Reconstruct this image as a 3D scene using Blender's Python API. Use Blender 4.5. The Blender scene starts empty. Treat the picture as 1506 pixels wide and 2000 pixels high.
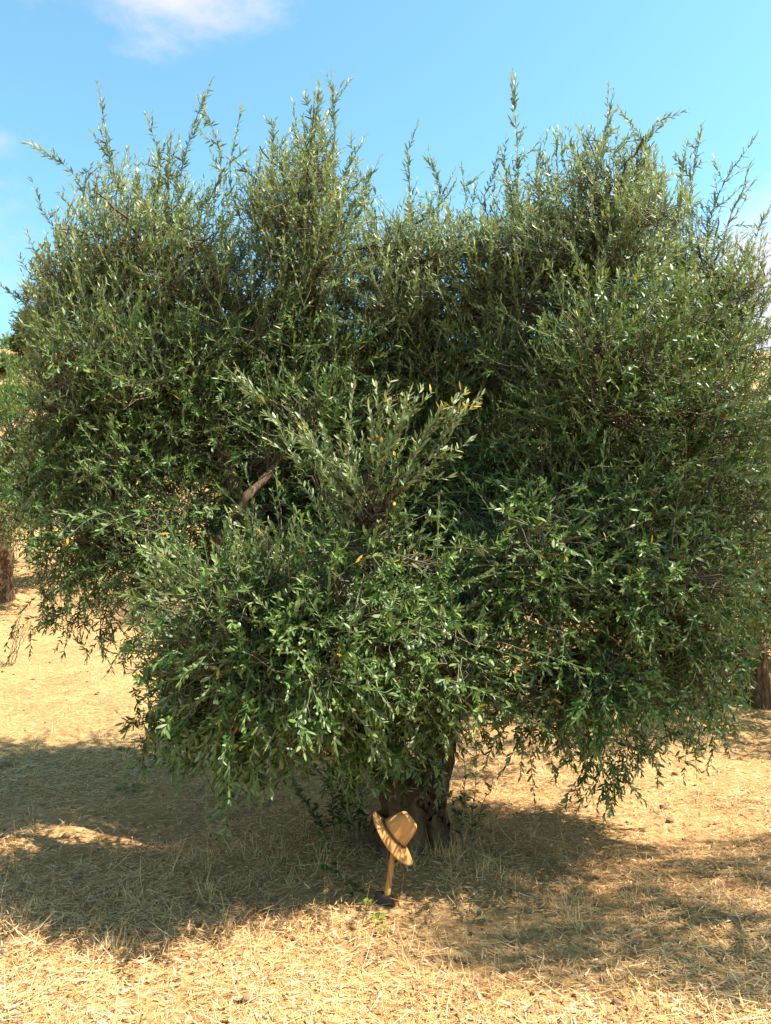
import bpy, math, random
import numpy as np
from mathutils import Vector, Matrix, noise as mnoise

rng = np.random.default_rng(11)
random.seed(5)
S = bpy.context.scene
C = S.collection

# ---------------------------------------------------------------- camera, world, sun, exposure
CAM_Z, F, PITCH = 1.70, 1511.0, math.radians(4.92)
cam_d = bpy.data.cameras.new('camera')
cam = bpy.data.objects.new('camera', cam_d)
C.objects.link(cam)
cam.location = (0, 0, CAM_Z)
cam.rotation_euler = (math.pi/2 + PITCH, 0, 0)
cam_d.sensor_fit = 'VERTICAL'
cam_d.sensor_height = 24.0
cam_d.lens = F/2000*24.0
cam_d.clip_start, cam_d.clip_end = 0.05, 3000
S.camera = cam

SUN_EL = math.radians(53)
SUN_AZ = math.radians(98)          # from +Y (away from the camera) towards +X (right)
sun_to = Vector((math.sin(SUN_AZ)*math.cos(SUN_EL), math.cos(SUN_AZ)*math.cos(SUN_EL), math.sin(SUN_EL)))
sl = bpy.data.lights.new('sun', 'SUN')
sl.energy, sl.angle, sl.color = 5.0, math.radians(0.55), (1.0, 0.94, 0.83)
so = bpy.data.objects.new('sun', sl)
C.objects.link(so)
so.rotation_euler = sun_to.to_track_quat('Z', 'Y').to_euler()
so.location = (30, 10, 40)

W = bpy.data.worlds.new('World')
S.world = W
W.use_nodes = True
wn, wl = W.node_tree.nodes, W.node_tree.links
wn.clear()
wo = wn.new('ShaderNodeOutputWorld')
bg = wn.new('ShaderNodeBackground')
bg.inputs['Strength'].default_value = 0.095
sky = wn.new('ShaderNodeTexSky')
sky.sky_type = 'NISHITA'
sky.sun_disc = False
sky.sun_elevation, sky.sun_rotation = SUN_EL, SUN_AZ
sky.air_density, sky.dust_density, sky.ozone_density = 1.0, 0.35, 0.5
tint = wn.new('ShaderNodeMix'); tint.data_type = 'RGBA'; tint.blend_type = 'MULTIPLY'
tint.inputs[0].default_value = 1.0
tint.inputs[7].default_value = (0.82, 1.16, 1.04, 1)
wl.new(sky.outputs[0], tint.inputs[6])
# clouds: noise over the direction, gathered in a few soft banks
tc = wn.new('ShaderNodeTexCoord')

def px_dir(px, py):
    v = Vector(((px-753)/F, 1.0, 0)); u = (1000-py)/F
    c, s = math.cos(PITCH), math.sin(PITCH)
    return Vector((v.x, c - u*s, s + u*c)).normalized()

def wmath(op, a, b=None):
    n = wn.new('ShaderNodeMath'); n.operation = op
    for i, x in enumerate((a, b)):
        if x is None: continue
        if isinstance(x, (int, float)): n.inputs[i].default_value = x
        else: wl.new(x, n.inputs[i])
    return n.outputs[0]

def cloud_bank(px, py, rx, ry, amp):
    d = px_dir(px, py)
    sub = wn.new('ShaderNodeVectorMath'); sub.operation = 'SUBTRACT'
    wl.new(tc.outputs['Generated'], sub.inputs[0]); sub.inputs[1].default_value = d
    mul = wn.new('ShaderNodeVectorMath'); mul.operation = 'MULTIPLY'
    wl.new(sub.outputs[0], mul.inputs[0]); mul.inputs[1].default_value = (1/rx, 1/max(rx, ry), 1/ry)
    ln = wn.new('ShaderNodeVectorMath'); ln.operation = 'LENGTH'
    wl.new(mul.outputs[0], ln.inputs[0])
    return wmath('MULTIPLY', wmath('MAXIMUM', wmath('SUBTRACT', 1.0, ln.outputs['Value']), 0.0), amp)

mp = wn.new('ShaderNodeMapping'); mp.inputs['Scale'].default_value = (1.0, 1.0, 2.0)
wl.new(tc.outputs['Generated'], mp.inputs[0])
nz = wn.new('ShaderNodeTexNoise')
nz.inputs['Scale'].default_value, nz.inputs['Detail'].default_value = 13.0, 10.0
nz.inputs['Roughness'].default_value = 0.62
wl.new(mp.outputs[0], nz.inputs['Vector'])
banks = cloud_bank(400, -70, 0.17, 0.085, 1.15)
for b in ((200, -20, 0.14, 0.07, .6), (1560, 560, 0.24, 0.17, 1.6), (-25, 272, 0.05, 0.022, .6), (290, 115, .05, .03, .35),
          (560, 158, .03, .02, .45), (-700, 300, .5, .15, 1.2), (2600, 500, .6, .12, 1.4), (-2500, 200, .6, .2, 1.3), (3500, -200, .5, .25, 1.3), (-1500, -1200, .5, .3, 1.2)):  # the wide outer banks are unseen, added to whiten the ambient light
    banks = wmath('ADD', banks, cloud_bank(*b))
cl = wmath('SUBTRACT', wmath('ADD', nz.outputs[0], wmath('MULTIPLY', banks, 0.75)), 0.74)
mr = wn.new('ShaderNodeMapRange'); mr.interpolation_type = 'SMOOTHSTEP'
wl.new(cl, mr.inputs[0])
mr.inputs[1].default_value, mr.inputs[2].default_value = 0.0, 0.75
cm = wn.new('ShaderNodeMix'); cm.data_type = 'RGBA'
wl.new(mr.outputs[0], cm.inputs[0]); wl.new(tint.outputs[2], cm.inputs[6])
cm.inputs[7].default_value = (3.0, 3.0, 3.35, 1)
wl.new(cm.outputs[2], bg.inputs[0]); wl.new(bg.outputs[0], wo.inputs[0])

S.view_settings.view_transform = 'Standard'
S.view_settings.look = 'None'
S.view_settings.gamma = 1.0
S.view_settings.use_curve_mapping = False
S.view_settings.exposure = 1.76
S.render.engine = 'CYCLES'
S.cycles.max_bounces = 8
S.cycles.transparent_max_bounces = 4
S.cycles.diffuse_bounces = 3
S.cycles.transmission_bounces = 4
S.cycles.sample_clamp_indirect = 6
S.cycles.use_denoising = True
S.cycles.denoiser = 'OPENIMAGEDENOISE'
S.cycles.denoising_input_passes = 'RGB_ALBEDO_NORMAL'

# ---------------------------------------------------------------- helpers
def P(px, py, d):
    """world point on the ray of photo pixel (px,py) at the distance d along +Y"""
    v = px_dir(px, py)
    return np.array(v/v.y*d) + np.array((0, 0, CAM_Z))

def G(px, py):
    """ground point seen at a pixel"""
    v = px_dir(px, py)
    d = 2.0
    while d < 60:
        p = np.array(v/v.y*d) + np.array((0, 0, CAM_Z))
        if p[2] <= zf(p[0], p[1]): break
        d += 0.01
    return p

def zf(x, y):
    x = np.asarray(x, float); y = np.asarray(y, float)
    t = np.maximum(y-7, 0)
    tt = np.minimum(t, 29)
    z = 0.10*tt + 0.0112*tt*tt
    e = np.maximum(t-29, 0)
    z = z + 0.75*e*np.exp(-e/3.5) - 0.02*np.minimum(e, 200)
    far = np.clip((y-7)/8, 0, 1)
    z = z + far*(0.10*np.sin(x*.55+1)+0.12*np.sin(x*.23+y*.31)+.06*np.sin(x*1.3-y*.9))
    z = z + 0.018*np.sin(x*2.1+y*1.3) + 0.014*np.sin(x*3.7-y*2.9+1) + .010*np.sin(x*7.1+y*5.3) + .006*np.sin(x*13-y*11)
    z = z + 0.03*np.exp(-((x-.1)**2+(y-5.0)**2)/.5)
    return z

def link(name, me, parent=None, mat=None):
    o = bpy.data.objects.new(name, me)
    C.objects.link(o)
    if parent: o.parent = parent
    if mat and not me.materials: me.materials.append(mat)
    return o

def tag(o, label=None, cat=None, group=None, kind=None):
    if label: o['label'] = label
    if cat: o['category'] = cat
    if group: o['group'] = group
    if kind: o['kind'] = kind
    return o

def empty(name, loc, rz=0):
    o = bpy.data.objects.new(name, None)
    o.empty_display_size = .1
    C.objects.link(o)
    o.location = loc; o.rotation_euler = (0, 0, rz)
    return o

def norm(a):
    return a/np.maximum(np.linalg.norm(a, axis=-1, keepdims=True), 1e-9)

def mesh_np(name, V, Q, col=None, smooth=True):
    me = bpy.data.meshes.new(name)
    k = Q.shape[1]
    me.vertices.add(len(V)); me.vertices.foreach_set('co', V.astype(np.float32).ravel())
    me.loops.add(Q.size); me.loops.foreach_set('vertex_index', Q.astype(np.int32).ravel())
    me.polygons.add(len(Q)); me.polygons.foreach_set('loop_start', np.arange(0, Q.size, k, dtype=np.int32))
    if smooth: me.polygons.foreach_set('use_smooth', np.ones(len(Q), bool))
    if col is not None:
        a = me.color_attributes.new('tone', 'FLOAT_COLOR', 'POINT')
        c4 = np.ones((len(V), 4), np.float32); c4[:, :3] = col
        a.data.foreach_set('color', c4.ravel())
    me.update(calc_edges=True)
    return me

def ribbons(o, d, n, L, Wd, ts, ws, bend):
    """N blades: origin, direction, upper normal, length, width, section positions, width profile, bend along normal"""
    N = len(o); K = len(ts)
    s = norm(np.cross(d, n)); n = np.cross(s, d)
    V = np.empty((N, K, 2, 3))
    for i, (t, w) in enumerate(zip(ts, ws)):
        c = o + d*(L*t)[:, None] + n*(bend*L*t*t)[:, None]
        V[:, i, 0] = c - s*(Wd*w*.5)[:, None]
        V[:, i, 1] = c + s*(Wd*w*.5)[:, None]
    b = (np.arange(N)*K*2)[:, None]
    Q = []
    for i in range(K-1):
        Q.append(np.concatenate([b+2*i, b+2*i+1, b+2*i+3, b+2*i+2], 1))
    return V.reshape(-1, 3), np.stack(Q, 1).reshape(-1, 4)

def tubes(pts, rad, sides=3):
    """pts (N,K,3), rad (N,K)"""
    N, K, _ = pts.shape
    T = norm(np.gradient(pts, axis=1))
    ref = np.where(np.abs(T[..., 2:3]) > .9, np.array((1., 0, 0)), np.array((0, 0, 1.)))
    u = norm(np.cross(T, ref)); v = np.cross(T, u)
    a = np.arange(sides)*2*np.pi/sides
    V = pts[:, :, None] + rad[:, :, None, None]*(u[:, :, None]*np.cos(a)[:, None] + v[:, :, None]*np.sin(a)[:, None])
    idx = np.arange(N*K*sides).reshape(N, K, sides)
    nx = np.roll(idx, -1, 2)
    Q = np.stack([idx[:, :-1], nx[:, :-1], nx[:, 1:], idx[:, 1:]], -1).reshape(-1, 4)
    return V.reshape(-1, 3), Q

def smooth_path(pts, n):
    pts = np.array(pts, float)
    k = len(pts)
    t = np.linspace(0, k-1, n)
    out = []
    for x in t:
        i = min(int(x), k-2); f = x-i
        p0, p1, p2, p3 = pts[max(i-1, 0)], pts[i], pts[i+1], pts[min(i+2, k-1)]
        out.append(.5*((2*p1)+(p2-p0)*f+(2*p0-5*p1+4*p2-p3)*f*f+(3*p1-p0-3*p2+p3)*f**3))
    return np.array(out)

class Acc:
    def __init__(s): s.V, s.Q, s.C, s.n = [], [], [], 0
    def add(s, V, Q, col):
        s.V.append(V); s.Q.append(Q+s.n); s.n += len(V)
        s.C.append(np.broadcast_to(col, (len(V), 3)) if np.ndim(col) == 1 else col)
    def mesh(s, name): return mesh_np(name, np.concatenate(s.V), np.concatenate(s.Q), np.concatenate(s.C))

# ---------------------------------------------------------------- materials
def mat(name):
    m = bpy.data.materials.new(name); m.use_nodes = True
    nt = m.node_tree
    return m, nt, nt.nodes['Principled BSDF']

def node(nt, t, **kw):
    n = nt.nodes.new(t)
    for k, v in kw.items(): setattr(n, k, v)
    return n

def leaf_material(name, under=(.21, .235, .135), rough=.46, trans=.13, spec=.22):
    m, nt, bs = mat(name)
    at = node(nt, 'ShaderNodeAttribute', attribute_name='tone')
    ge = node(nt, 'ShaderNodeNewGeometry')
    mx = node(nt, 'ShaderNodeMix', data_type='RGBA')
    un = node(nt, 'ShaderNodeMix', data_type='RGBA')
    un.inputs[0].default_value = .28
    un.inputs[6].default_value = (*under, 1)
    nt.links.new(at.outputs['Color'], un.inputs[7])
    nt.links.new(ge.outputs['Backfacing'], mx.inputs[0])
    nt.links.new(at.outputs['Color'], mx.inputs[6])
    nt.links.new(un.outputs[2], mx.inputs[7])
    nt.links.new(mx.outputs[2], bs.inputs['Base Color'])
    bs.inputs['Roughness'].default_value = rough
    bs.inputs['Specular IOR Level'].default_value = spec
    tr = node(nt, 'ShaderNodeBsdfTranslucent')
    sc = node(nt, 'ShaderNodeMix', data_type='RGBA', blend_type='MULTIPLY')
    sc.inputs[0].default_value = 1; sc.inputs[7].default_value = (1.9, 2.0, .9, 1)
    nt.links.new(at.outputs['Color'], sc.inputs[6])
    nt.links.new(sc.outputs[2], tr.inputs[0])
    ms = node(nt, 'ShaderNodeMixShader'); ms.inputs[0].default_value = trans
    nt.links.new(bs.outputs[0], ms.inputs[1]); nt.links.new(tr.outputs[0], ms.inputs[2])
    nt.links.new(ms.outputs[0], nt.nodes['Material Output'].inputs[0])
    return m

def tone_material(name, rough=.7, spec=.2, trans=0):
    m, nt, bs = mat(name)
    at = node(nt, 'ShaderNodeAttribute', attribute_name='tone')
    nt.links.new(at.outputs['Color'], bs.inputs['Base Color'])
    bs.inputs['Roughness'].default_value = rough
    bs.inputs['Specular IOR Level'].default_value = spec
    if trans:
        tr = node(nt, 'ShaderNodeBsdfTranslucent'); nt.links.new(at.outputs['Color'], tr.inputs[0])
        ms = node(nt, 'ShaderNodeMixShader'); ms.inputs[0].default_value = trans
        nt.links.new(bs.outputs[0], ms.inputs[1]); nt.links.new(tr.outputs[0], ms.inputs[2])
        nt.links.new(ms.outputs[0], nt.nodes['Material Output'].inputs[0])
    return m

def noise_material(name, c1, c2, scale, rough=.85, bump=.3, detail=8, spec=.15, stretch=(1, 1, 1), bdist=.02):
    m, nt, bs = mat(name)
    tc_ = node(nt, 'ShaderNodeTexCoord')
    mp_ = node(nt, 'ShaderNodeMapping'); mp_.inputs['Scale'].default_value = stretch
    nt.links.new(tc_.outputs['Object'], mp_.inputs[0])
    n_ = node(nt, 'ShaderNodeTexNoise'); n_.inputs['Scale'].default_value = scale; n_.inputs['Detail'].default_value = detail
    n_.inputs['Roughness'].default_value = .65
    nt.links.new(mp_.outputs[0], n_.inputs['Vector'])
    r = node(nt, 'ShaderNodeValToRGB')
    r.color_ramp.elements[0].position, r.color_ramp.elements[1].position = .32, .68
    r.color_ramp.elements[0].color, r.color_ramp.elements[1].color = (*c1, 1), (*c2, 1)
    nt.links.new(n_.outputs[0], r.inputs[0]); nt.links.new(r.outputs[0], bs.inputs['Base Color'])
    bs.inputs['Roughness'].default_value = rough; bs.inputs['Specular IOR Level'].default_value = spec
    b = node(nt, 'ShaderNodeBump'); b.inputs['Strength'].default_value = bump; b.inputs['Distance'].default_value = bdist
    nt.links.new(n_.outputs[0], b.inputs['Height']); nt.links.new(b.outputs[0], bs.inputs['Normal'])
    return m

M_leaf = leaf_material('olive_leaf')
M_far = leaf_material('far_olive_leaf', trans=.2)
M_weed = leaf_material('weed_leaf', under=(.12, .2, .05), trans=.35)
M_bark = noise_material('olive_bark', (.018, .011, .006), (.17, .098, .055), 16, bump=1.0, stretch=(1, 1, .35), bdist=.05)
M_twig = tone_material('twig_bark', rough=.8)
M_straw = tone_material('straw', rough=.6, spec=.3, trans=.15)
M_olive = noise_material('olive_skin', (.20, .29, .13), (.31, .40, .21), 40, rough=.38, bump=.02, spec=.4)
M_cut = noise_material('sawn_wood', (.45, .22, .05), (.62, .36, .12), 60, bump=.1)
M_hat = noise_material('hat_suede', (.44, .185, .056), (.52, .235, .08), 70, rough=.92, bump=.12, bdist=.004)
M_band = noise_material('hat_band_leather', (.09, .03, .012), (.16, .06, .025), 120, rough=.55, bump=.4, bdist=.003)
M_cord = noise_material('cord_leather', (.16, .055, .02), (.26, .10, .04), 80, rough=.6, bump=.2, bdist=.002)
M_handle = noise_material('ash_wood_handle', (.38, .155, .042), (.54, .26, .08), 30, rough=.5, bump=.1, stretch=(1, 1, .08), bdist=.003)
M_iron = noise_material('forged_iron', (.035, .026, .02), (.10, .075, .058), 40, rough=.8, bump=.5, spec=.12, bdist=.004)
M_stone = noise_material('field_stone', (.13, .07, .042), (.27, .17, .10), 14, bump=.6)
M_post = noise_material('weathered_post', (.25, .23, .21), (.42, .40, .37), 20, bump=.3)

# soil: reddish brown earth under bleached straw, with drier and browner patches
M_soil, nt, bs = mat('dry_soil')
tc_ = node(nt, 'ShaderNodeTexCoord')
def nz_(scale, det=6, ro=.6):
    n = node(nt, 'ShaderNodeTexNoise'); n.inputs['Scale'].default_value = scale; n.inputs['Detail'].default_value = det
    n.inputs['Roughness'].default_value = ro
    nt.links.new(tc_.outputs['Object'], n.inputs['Vector']); return n
n1, n2, n3 = nz_(1.1), nz_(18, 10, .75), nz_(90, 4)
r1 = node(nt, 'ShaderNodeValToRGB')
r1.color_ramp.elements[0].position, r1.color_ramp.elements[1].position = .35, .62
r1.color_ramp.elements[0].color, r1.color_ramp.elements[1].color = (.17, .075, .032, 1), (.30, .165, .07, 1)
nt.links.new(n1.outputs[0], r1.inputs[0])
r2 = node(nt, 'ShaderNodeValToRGB')
r2.color_ramp.elements[0].position, r2.color_ramp.elements[1].position = .38, .60
r2.color_ramp.elements[0].color, r2.color_ramp.elements[1].color = (.0, .0, .0, 1), (1, 1, 1, 1)
nt.links.new(n2.outputs[0], r2.inputs[0])
mxs = node(nt, 'ShaderNodeMix', data_type='RGBA')
nt.links.new(r2.outputs[0], mxs.inputs[0]); nt.links.new(r1.outputs[0], mxs.inputs[6])
mxs.inputs[7].default_value = (.42, .26, .11, 1)
n4 = nz_(.33, 6, .65)
r4 = node(nt, 'ShaderNodeValToRGB')
r4.color_ramp.elements[0].position, r4.color_ramp.elements[1].position = .48, .66
r4.color_ramp.elements[0].color, r4.color_ramp.elements[1].color = (0, 0, 0, 1), (.6, .6, .6, 1)
nt.links.new(n4.outputs[0], r4.inputs[0])
mx4 = node(nt, 'ShaderNodeMix', data_type='RGBA')
nt.links.new(r4.outputs[0], mx4.inputs[0]); nt.links.new(mxs.outputs[2], mx4.inputs[6])
mx4.inputs[7].default_value = (.20, .155, .065, 1)
nt.links.new(mx4.outputs[2], bs.inputs['Base Color'])
bs.inputs['Roughness'].default_value = .95; bs.inputs['Specular IOR Level'].default_value = .1
bm_ = node(nt, 'ShaderNodeBump'); bm_.inputs['Strength'].default_value = .7; bm_.inputs['Distance'].default_value = .02
nt.links.new(n2.outputs[0], bm_.inputs['Height'])
bm2 = node(nt, 'ShaderNodeBump'); bm2.inputs['Strength'].default_value = .5; bm2.inputs['Distance'].default_value = .006
nt.links.new(n3.outputs[0], bm2.inputs['Height']); nt.links.new(bm_.outputs[0], bm2.inputs['Normal'])
nt.links.new(bm2.outputs[0], bs.inputs['Normal'])

# ---------------------------------------------------------------- ground
def axis(lo_far, lo, hi, hi_far, step, nfar):
    a = np.arange(lo, hi, step)
    l = lo - np.geomspace(step, lo-lo_far, nfar)[::-1]
    h = hi + np.geomspace(step, hi_far-hi, nfar)
    return np.concatenate([l, a, h])
xs = axis(-260, -7, 7, 260, .07, 46)
ys = axis(-120, 1.5, 12, 420, .07, 70)
gx, gy = np.meshgrid(xs, ys)
V = np.stack([gx, gy, zf(gx, gy)], -1).reshape(-1, 3)
ii = np.arange(len(xs)*len(ys)).reshape(len(ys), len(xs))
Q = np.stack([ii[:-1, :-1], ii[:-1, 1:], ii[1:, 1:], ii[1:, :-1]], -1).reshape(-1, 4)
tag(link('ground', mesh_np('ground', V, Q), mat=M_soil), kind='structure')

# ---------------------------------------------------------------- foliage builder
def pick(cols, n, p=None):
    c = np.array(cols)
    return c[rng.choice(len(c), n, p=p)]*rng.uniform(.8, 1.2, (n, 1))

def grow_shoots(base, d0, L, bend, pairs, leaf_len=.0455, young=None):
    """opposite leaves along N bent shoots; returns stem points and leaf arrays"""
    N = len(base)
    tK = np.linspace(0, 1, 5)
    stem = base[:, None] + d0[:, None]*(L[:, None]*tK)[:, :, None] + bend[:, None]*(L[:, None]*tK**2)[:, :, None]
    t = np.linspace(.12, 1.0, pairs)[None] + rng.uniform(-.02, .02, (N, pairs))
    pos = base[:, None] + d0[:, None]*(L[:, None]*t)[:, :, None] + bend[:, None]*(L[:, None]*t*t)[:, :, None]
    tan = norm(d0[:, None] + bend[:, None]*(2*t)[:, :, None])
    ref = norm(rng.normal(size=(N, 1, 3)))
    u = norm(np.cross(tan, np.broadcast_to(ref, tan.shape))); v = np.cross(tan, u)
    ph = (np.arange(pairs) % 2)*np.pi/2 + rng.uniform(-.4, .4, (N, pairs))
    ax = u*np.cos(ph)[..., None] + v*np.sin(ph)[..., None]
    O, D, Nn, T = [], [], [], []
    for sg in (1, -1):
        a = rng.uniform(.35, 1.2, (N, pairs))*(1.15-.6*np.clip(t, 0, 1))
        ld = norm(tan*np.cos(a)[..., None] + sg*ax*np.sin(a)[..., None] + rng.normal(size=tan.shape)*.27)
        nn = tan*.75 - sg*ax*.25 + np.array((0, 0, .55)) + rng.normal(size=tan.shape)*.32
        nn = norm(nn - ld*np.sum(nn*ld, -1, keepdims=True))
        O.append(pos); D.append(ld); Nn.append(nn); T.append(t)
    O, D, Nn, T = (np.stack(x, 2) for x in (O, D, Nn, T))
    keep = rng.random(O.shape[:3]) < .93
    sid = np.broadcast_to(np.arange(N)[:, None, None], keep.shape)[keep]
    O, D, Nn, T = O[keep], D[keep], Nn[keep], T[keep]
    n = len(O)
    ll = leaf_len*rng.uniform(.7, 1.2, n)*(1.08-.35*np.clip(T-.55, 0, 1))
    return stem, O, D, Nn, T, ll, sid

LEAF = [(.016, .046, .006), (.033, .078, .010), (.072, .126, .016), (.025, .068, .011), (.132, .188, .036)]
def leaf_tone(T, light, n):  # light: per-lobe brightness painted into the tip colour, kept low in the hollow
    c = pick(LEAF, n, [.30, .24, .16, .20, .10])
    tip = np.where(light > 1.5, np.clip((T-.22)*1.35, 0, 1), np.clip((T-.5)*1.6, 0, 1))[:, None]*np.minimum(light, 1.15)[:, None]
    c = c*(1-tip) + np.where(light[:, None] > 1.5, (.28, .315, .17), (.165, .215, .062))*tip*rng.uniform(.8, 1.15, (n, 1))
    r = rng.random(n)
    c[r < .008] = np.array((.50, .27, .03))*rng.uniform(.6, 1.1, ((r < .008).sum(), 1))
    c[(r > .008) & (r < .012)] = (.25, .10, .03)
    return c

LT, LW = (0, .22, .55, .85, 1), (.16, .75, 1.0, .55, .06)
LT2, LW2 = (0, .35, .75, 1), (.2, .95, .85, .08)

def bezier_branches(A, B, sag, r0, r1, K=7):
    """curved branches from A to B"""
    t = np.linspace(0, 1, K)[None, :, None]
    mid = (A+B)/2 + sag
    pts = A[:, None]*(1-t)**2 + 2*mid[:, None]*t*(1-t) + B[:, None]*t**2
    pts[:, 1:-1] += rng.normal(size=pts[:, 1:-1].shape)*.02
    return pts, r0[:, None]*(1-t[..., 0]) + r1[:, None]*t[..., 0]

# ---------------------------------------------------------------- the olive tree
base_pt = np.array((0.16, 5.0, 0.0)); base_pt[2] = zf(base_pt[0], base_pt[1])
tree = empty('olive_tree', base_pt)
tag(tree, 'big spreading olive tree with a forked dark trunk and low drooping branches, behind the hat', 'tree')
TB = base_pt

def pm(pts): return [np.array(p, float) for p in pts]
back = lambda d: d + .33*min(1, max(0, (4.7-d)/.4))
limbs = [   # (points, start radius, end radius)
    (pm([P(798, 1575, 5.0), P(748, 1480, 4.95), P(715, 1400, 5.0), P(590, 1190, 5.2), P(480, 1010, 5.35), P(400, 780, 5.55), P(310, 520, 5.6)]), .125, .022),
    (pm([P(830, 1590, 5.0), P(852, 1480, 5.0), P(872, 1400, 5.05), P(985, 1180, 5.3), P(1090, 900, 5.45), P(1150, 650, 5.6), P(1180, 440, 5.6)]), .115, .022),
    (pm([P(715, 1400, 5.0), P(770, 1200, 5.7), P(690, 900, 6.0), P(620, 620, 5.9), P(600, 420, 5.8)]), .075, .02),
    (pm([P(748, 1470, 4.9), P(690, 1310, 4.6), P(700, 1140, 4.33), P(713, 1035, 4.13)]), .050, .019),
    (pm([P(880, 1400, 5.05), P(960, 1335, 5.0), P(1060, 1310, 4.9), P(1200, 1230, 4.75), P(1290, 1150, 4.7)]), .05, .018),
    (pm([P(715, 1400, 5.0), P(560, 1280, 4.8), P(380, 1120, 5.1), P(200, 980, 5.4), P(110, 800, 5.5)]), .06, .016),
    (pm([P(400, 1110, 5.2), P(455, 1005, 4.95), P(525, 928, 5.1), P(570, 850, 5.7)]), .034, .02),
    (pm([P(985, 1180, 5.3), P(1180, 960, 5.6), P(1320, 760, 5.9), P(1400, 560, 6.1)]), .05, .015),
    (pm([P(770, 1200, 5.7), P(830, 900, 6.3), P(800, 640, 6.4), P(790, 480, 6.3)]), .045, .015),
    (pm([P(690, 1310, 4.6), P(560, 1230, 4.33), P(430, 1190, 4.2)]), .030, .012),
    (pm([P(690, 1310, 4.6), P(800, 1210, 4.4), P(900, 1200, 4.38)]), .028, .012),
    (pm([P(862, 1480, 5.0), P(900, 1200, 6.2), P(760, 900, 7.2), P(760, 700, 7.2)]), .06, .02),
]
limb_nodes = []
for pts, r0, r1 in limbs:
    limb_nodes.append(smooth_path(pts, 30)[4:])
limb_nodes = np.concatenate(limb_nodes)

# trunk: fused, gnarled
def fused(name, tube_list, voxel, amp, parent, origin, m, fr=5.0):
    acc = Acc()
    for pts, rad in tube_list:
        Vt, Qt = tubes(np.array(pts)[None], np.array(rad)[None], 12)
        n = len(pts)
        caps0 = np.arange(12)
        acc.add(Vt, Qt, np.ones(3))
        # close the ends with fans made of quads
        for ring, rev in ((0, True), (n-1, False)):
            b = acc.n-len(Vt) + ring*12
            q = np.array([[b, b+1+2*k, b+2+2*k, b+(3+2*k) % 12] for k in range(5)])
            acc.Q.append(q[:, ::-1] if rev else q)
    me = acc.mesh(name)
    o = link(name, me)
    md = o.modifiers.new('r', 'REMESH'); md.mode = 'VOXEL'; md.voxel_size = voxel
    dg = bpy.context.evaluated_depsgraph_get()
    me2 = bpy.data.meshes.new_from_object(o.evaluated_get(dg))
    bpy.data.objects.remove(o)
    me2.name = name
    for v in me2.vertices:
        p = v.co
        k = mnoise.fractal(Vector((p.x*fr, p.y*fr, p.z*fr*.4)), 1.0, 2.0, 4)
        q = abs(mnoise.noise(Vector((p.x*fr*2.2, p.y*fr*2.2, p.z*fr*.5))))
        v.co = p + v.normal*(amp*(k*.9 + .5 - q*1.3))
    me2.transform(Matrix.Translation(-Vector(origin)))
    for f in me2.polygons: f.use_smooth = True
    me2.materials.clear(); me2.materials.append(m)
    o = bpy.data.objects.new(name, me2); C.objects.link(o); o.parent = parent
    return o

tl = []
Bz = TB
tl.append((smooth_path([Bz+(0.0, 0, -.15), Bz+(0.0, 0, .10), P(812, 1575, 5.0), P(798, 1520, 5.0), P(748, 1480, 4.96), P(718, 1405, 5.0)], 14), np.interp(np.linspace(0, 1, 14), [0, .3, .6, 1], [.16, .145, .115, .085])))
tl.append((smooth_path([Bz+(.10, .02, -.15), Bz+(.09, .02, .15), P(840, 1565, 5.0), P(852, 1480, 5.0), P(872, 1402, 5.05)], 12), np.interp(np.linspace(0, 1, 12), [0, .3, .7, 1], [.12, .11, .092, .075])))
for k in range(7):
    a = k*.9+.3
    e = Bz + np.array((math.cos(a)*.21, math.sin(a)*.19, -.08))
    tl.append((smooth_path([Bz+np.array((math.cos(a)*.10, math.sin(a)*.08, .32)), Bz+np.array((math.cos(a)*.2, math.sin(a)*.17, .12)), e], 6), np.linspace(.075, .045, 6)))
fused('trunk', tl, .011, .046, tree, TB, M_bark)

for li, (pts, r0, r1) in enumerate(limbs):
    n = 26
    pth = smooth_path(pts, n)
    jit = np.array([mnoise.noise_vector(Vector((li*7.3, i*.5, 0))) for i in range(n)])*.025
    jit[:1] = 0
    pth = pth + jit
    rad = np.linspace(1, 0, n)**.8*(r0-r1)+r1
    rad = rad*(1+.12*np.sin(np.arange(n)*1.7+li))
    Vt, Qt = tubes(pth[None], rad[None], 9)
    me = mesh_np('limb', Vt-TB, Qt)
    link('limb', me, tree, M_bark)

# sawn stub on the front branch
sp = smooth_path([P(700, 1140, 4.33), P(713, 1035, 4.13), P(738, 1006, 4.07), P(768, 983, 4.01)], 10)
Vt, Qt = tubes(sp[None], np.linspace(.0195, .0165, 10)[None], 10)
link('sawn_stub', mesh_np('sawn_stub', Vt-TB, Qt), tree, M_bark)
ct = sp[-1]; cd = norm(sp[-1]-sp[-2])
u_ = norm(np.cross(cd, (0, 0, 1.))); v_ = np.cross(cd, u_)
ang = np.arange(12)*2*np.pi/12
ring = np.concatenate([ct-cd*.004+.0168*(u_*np.cos(a)+v_*np.sin(a))[None] for a in ang] + [ct+cd*.004+.0160*(u_*np.cos(a)+v_*np.sin(a))[None] for a in ang])
cq = [[i, (i+1) % 12, 12+(i+1) % 12, 12+i] for i in range(12)] + [[12, 13+2*k, 14+2*k, 12+(3+2*k) % 12] for k in range(5)]
link('sawn_face', mesh_np('sawn_face', ring-TB, np.array(cq), smooth=False), tree, M_cut)

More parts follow.
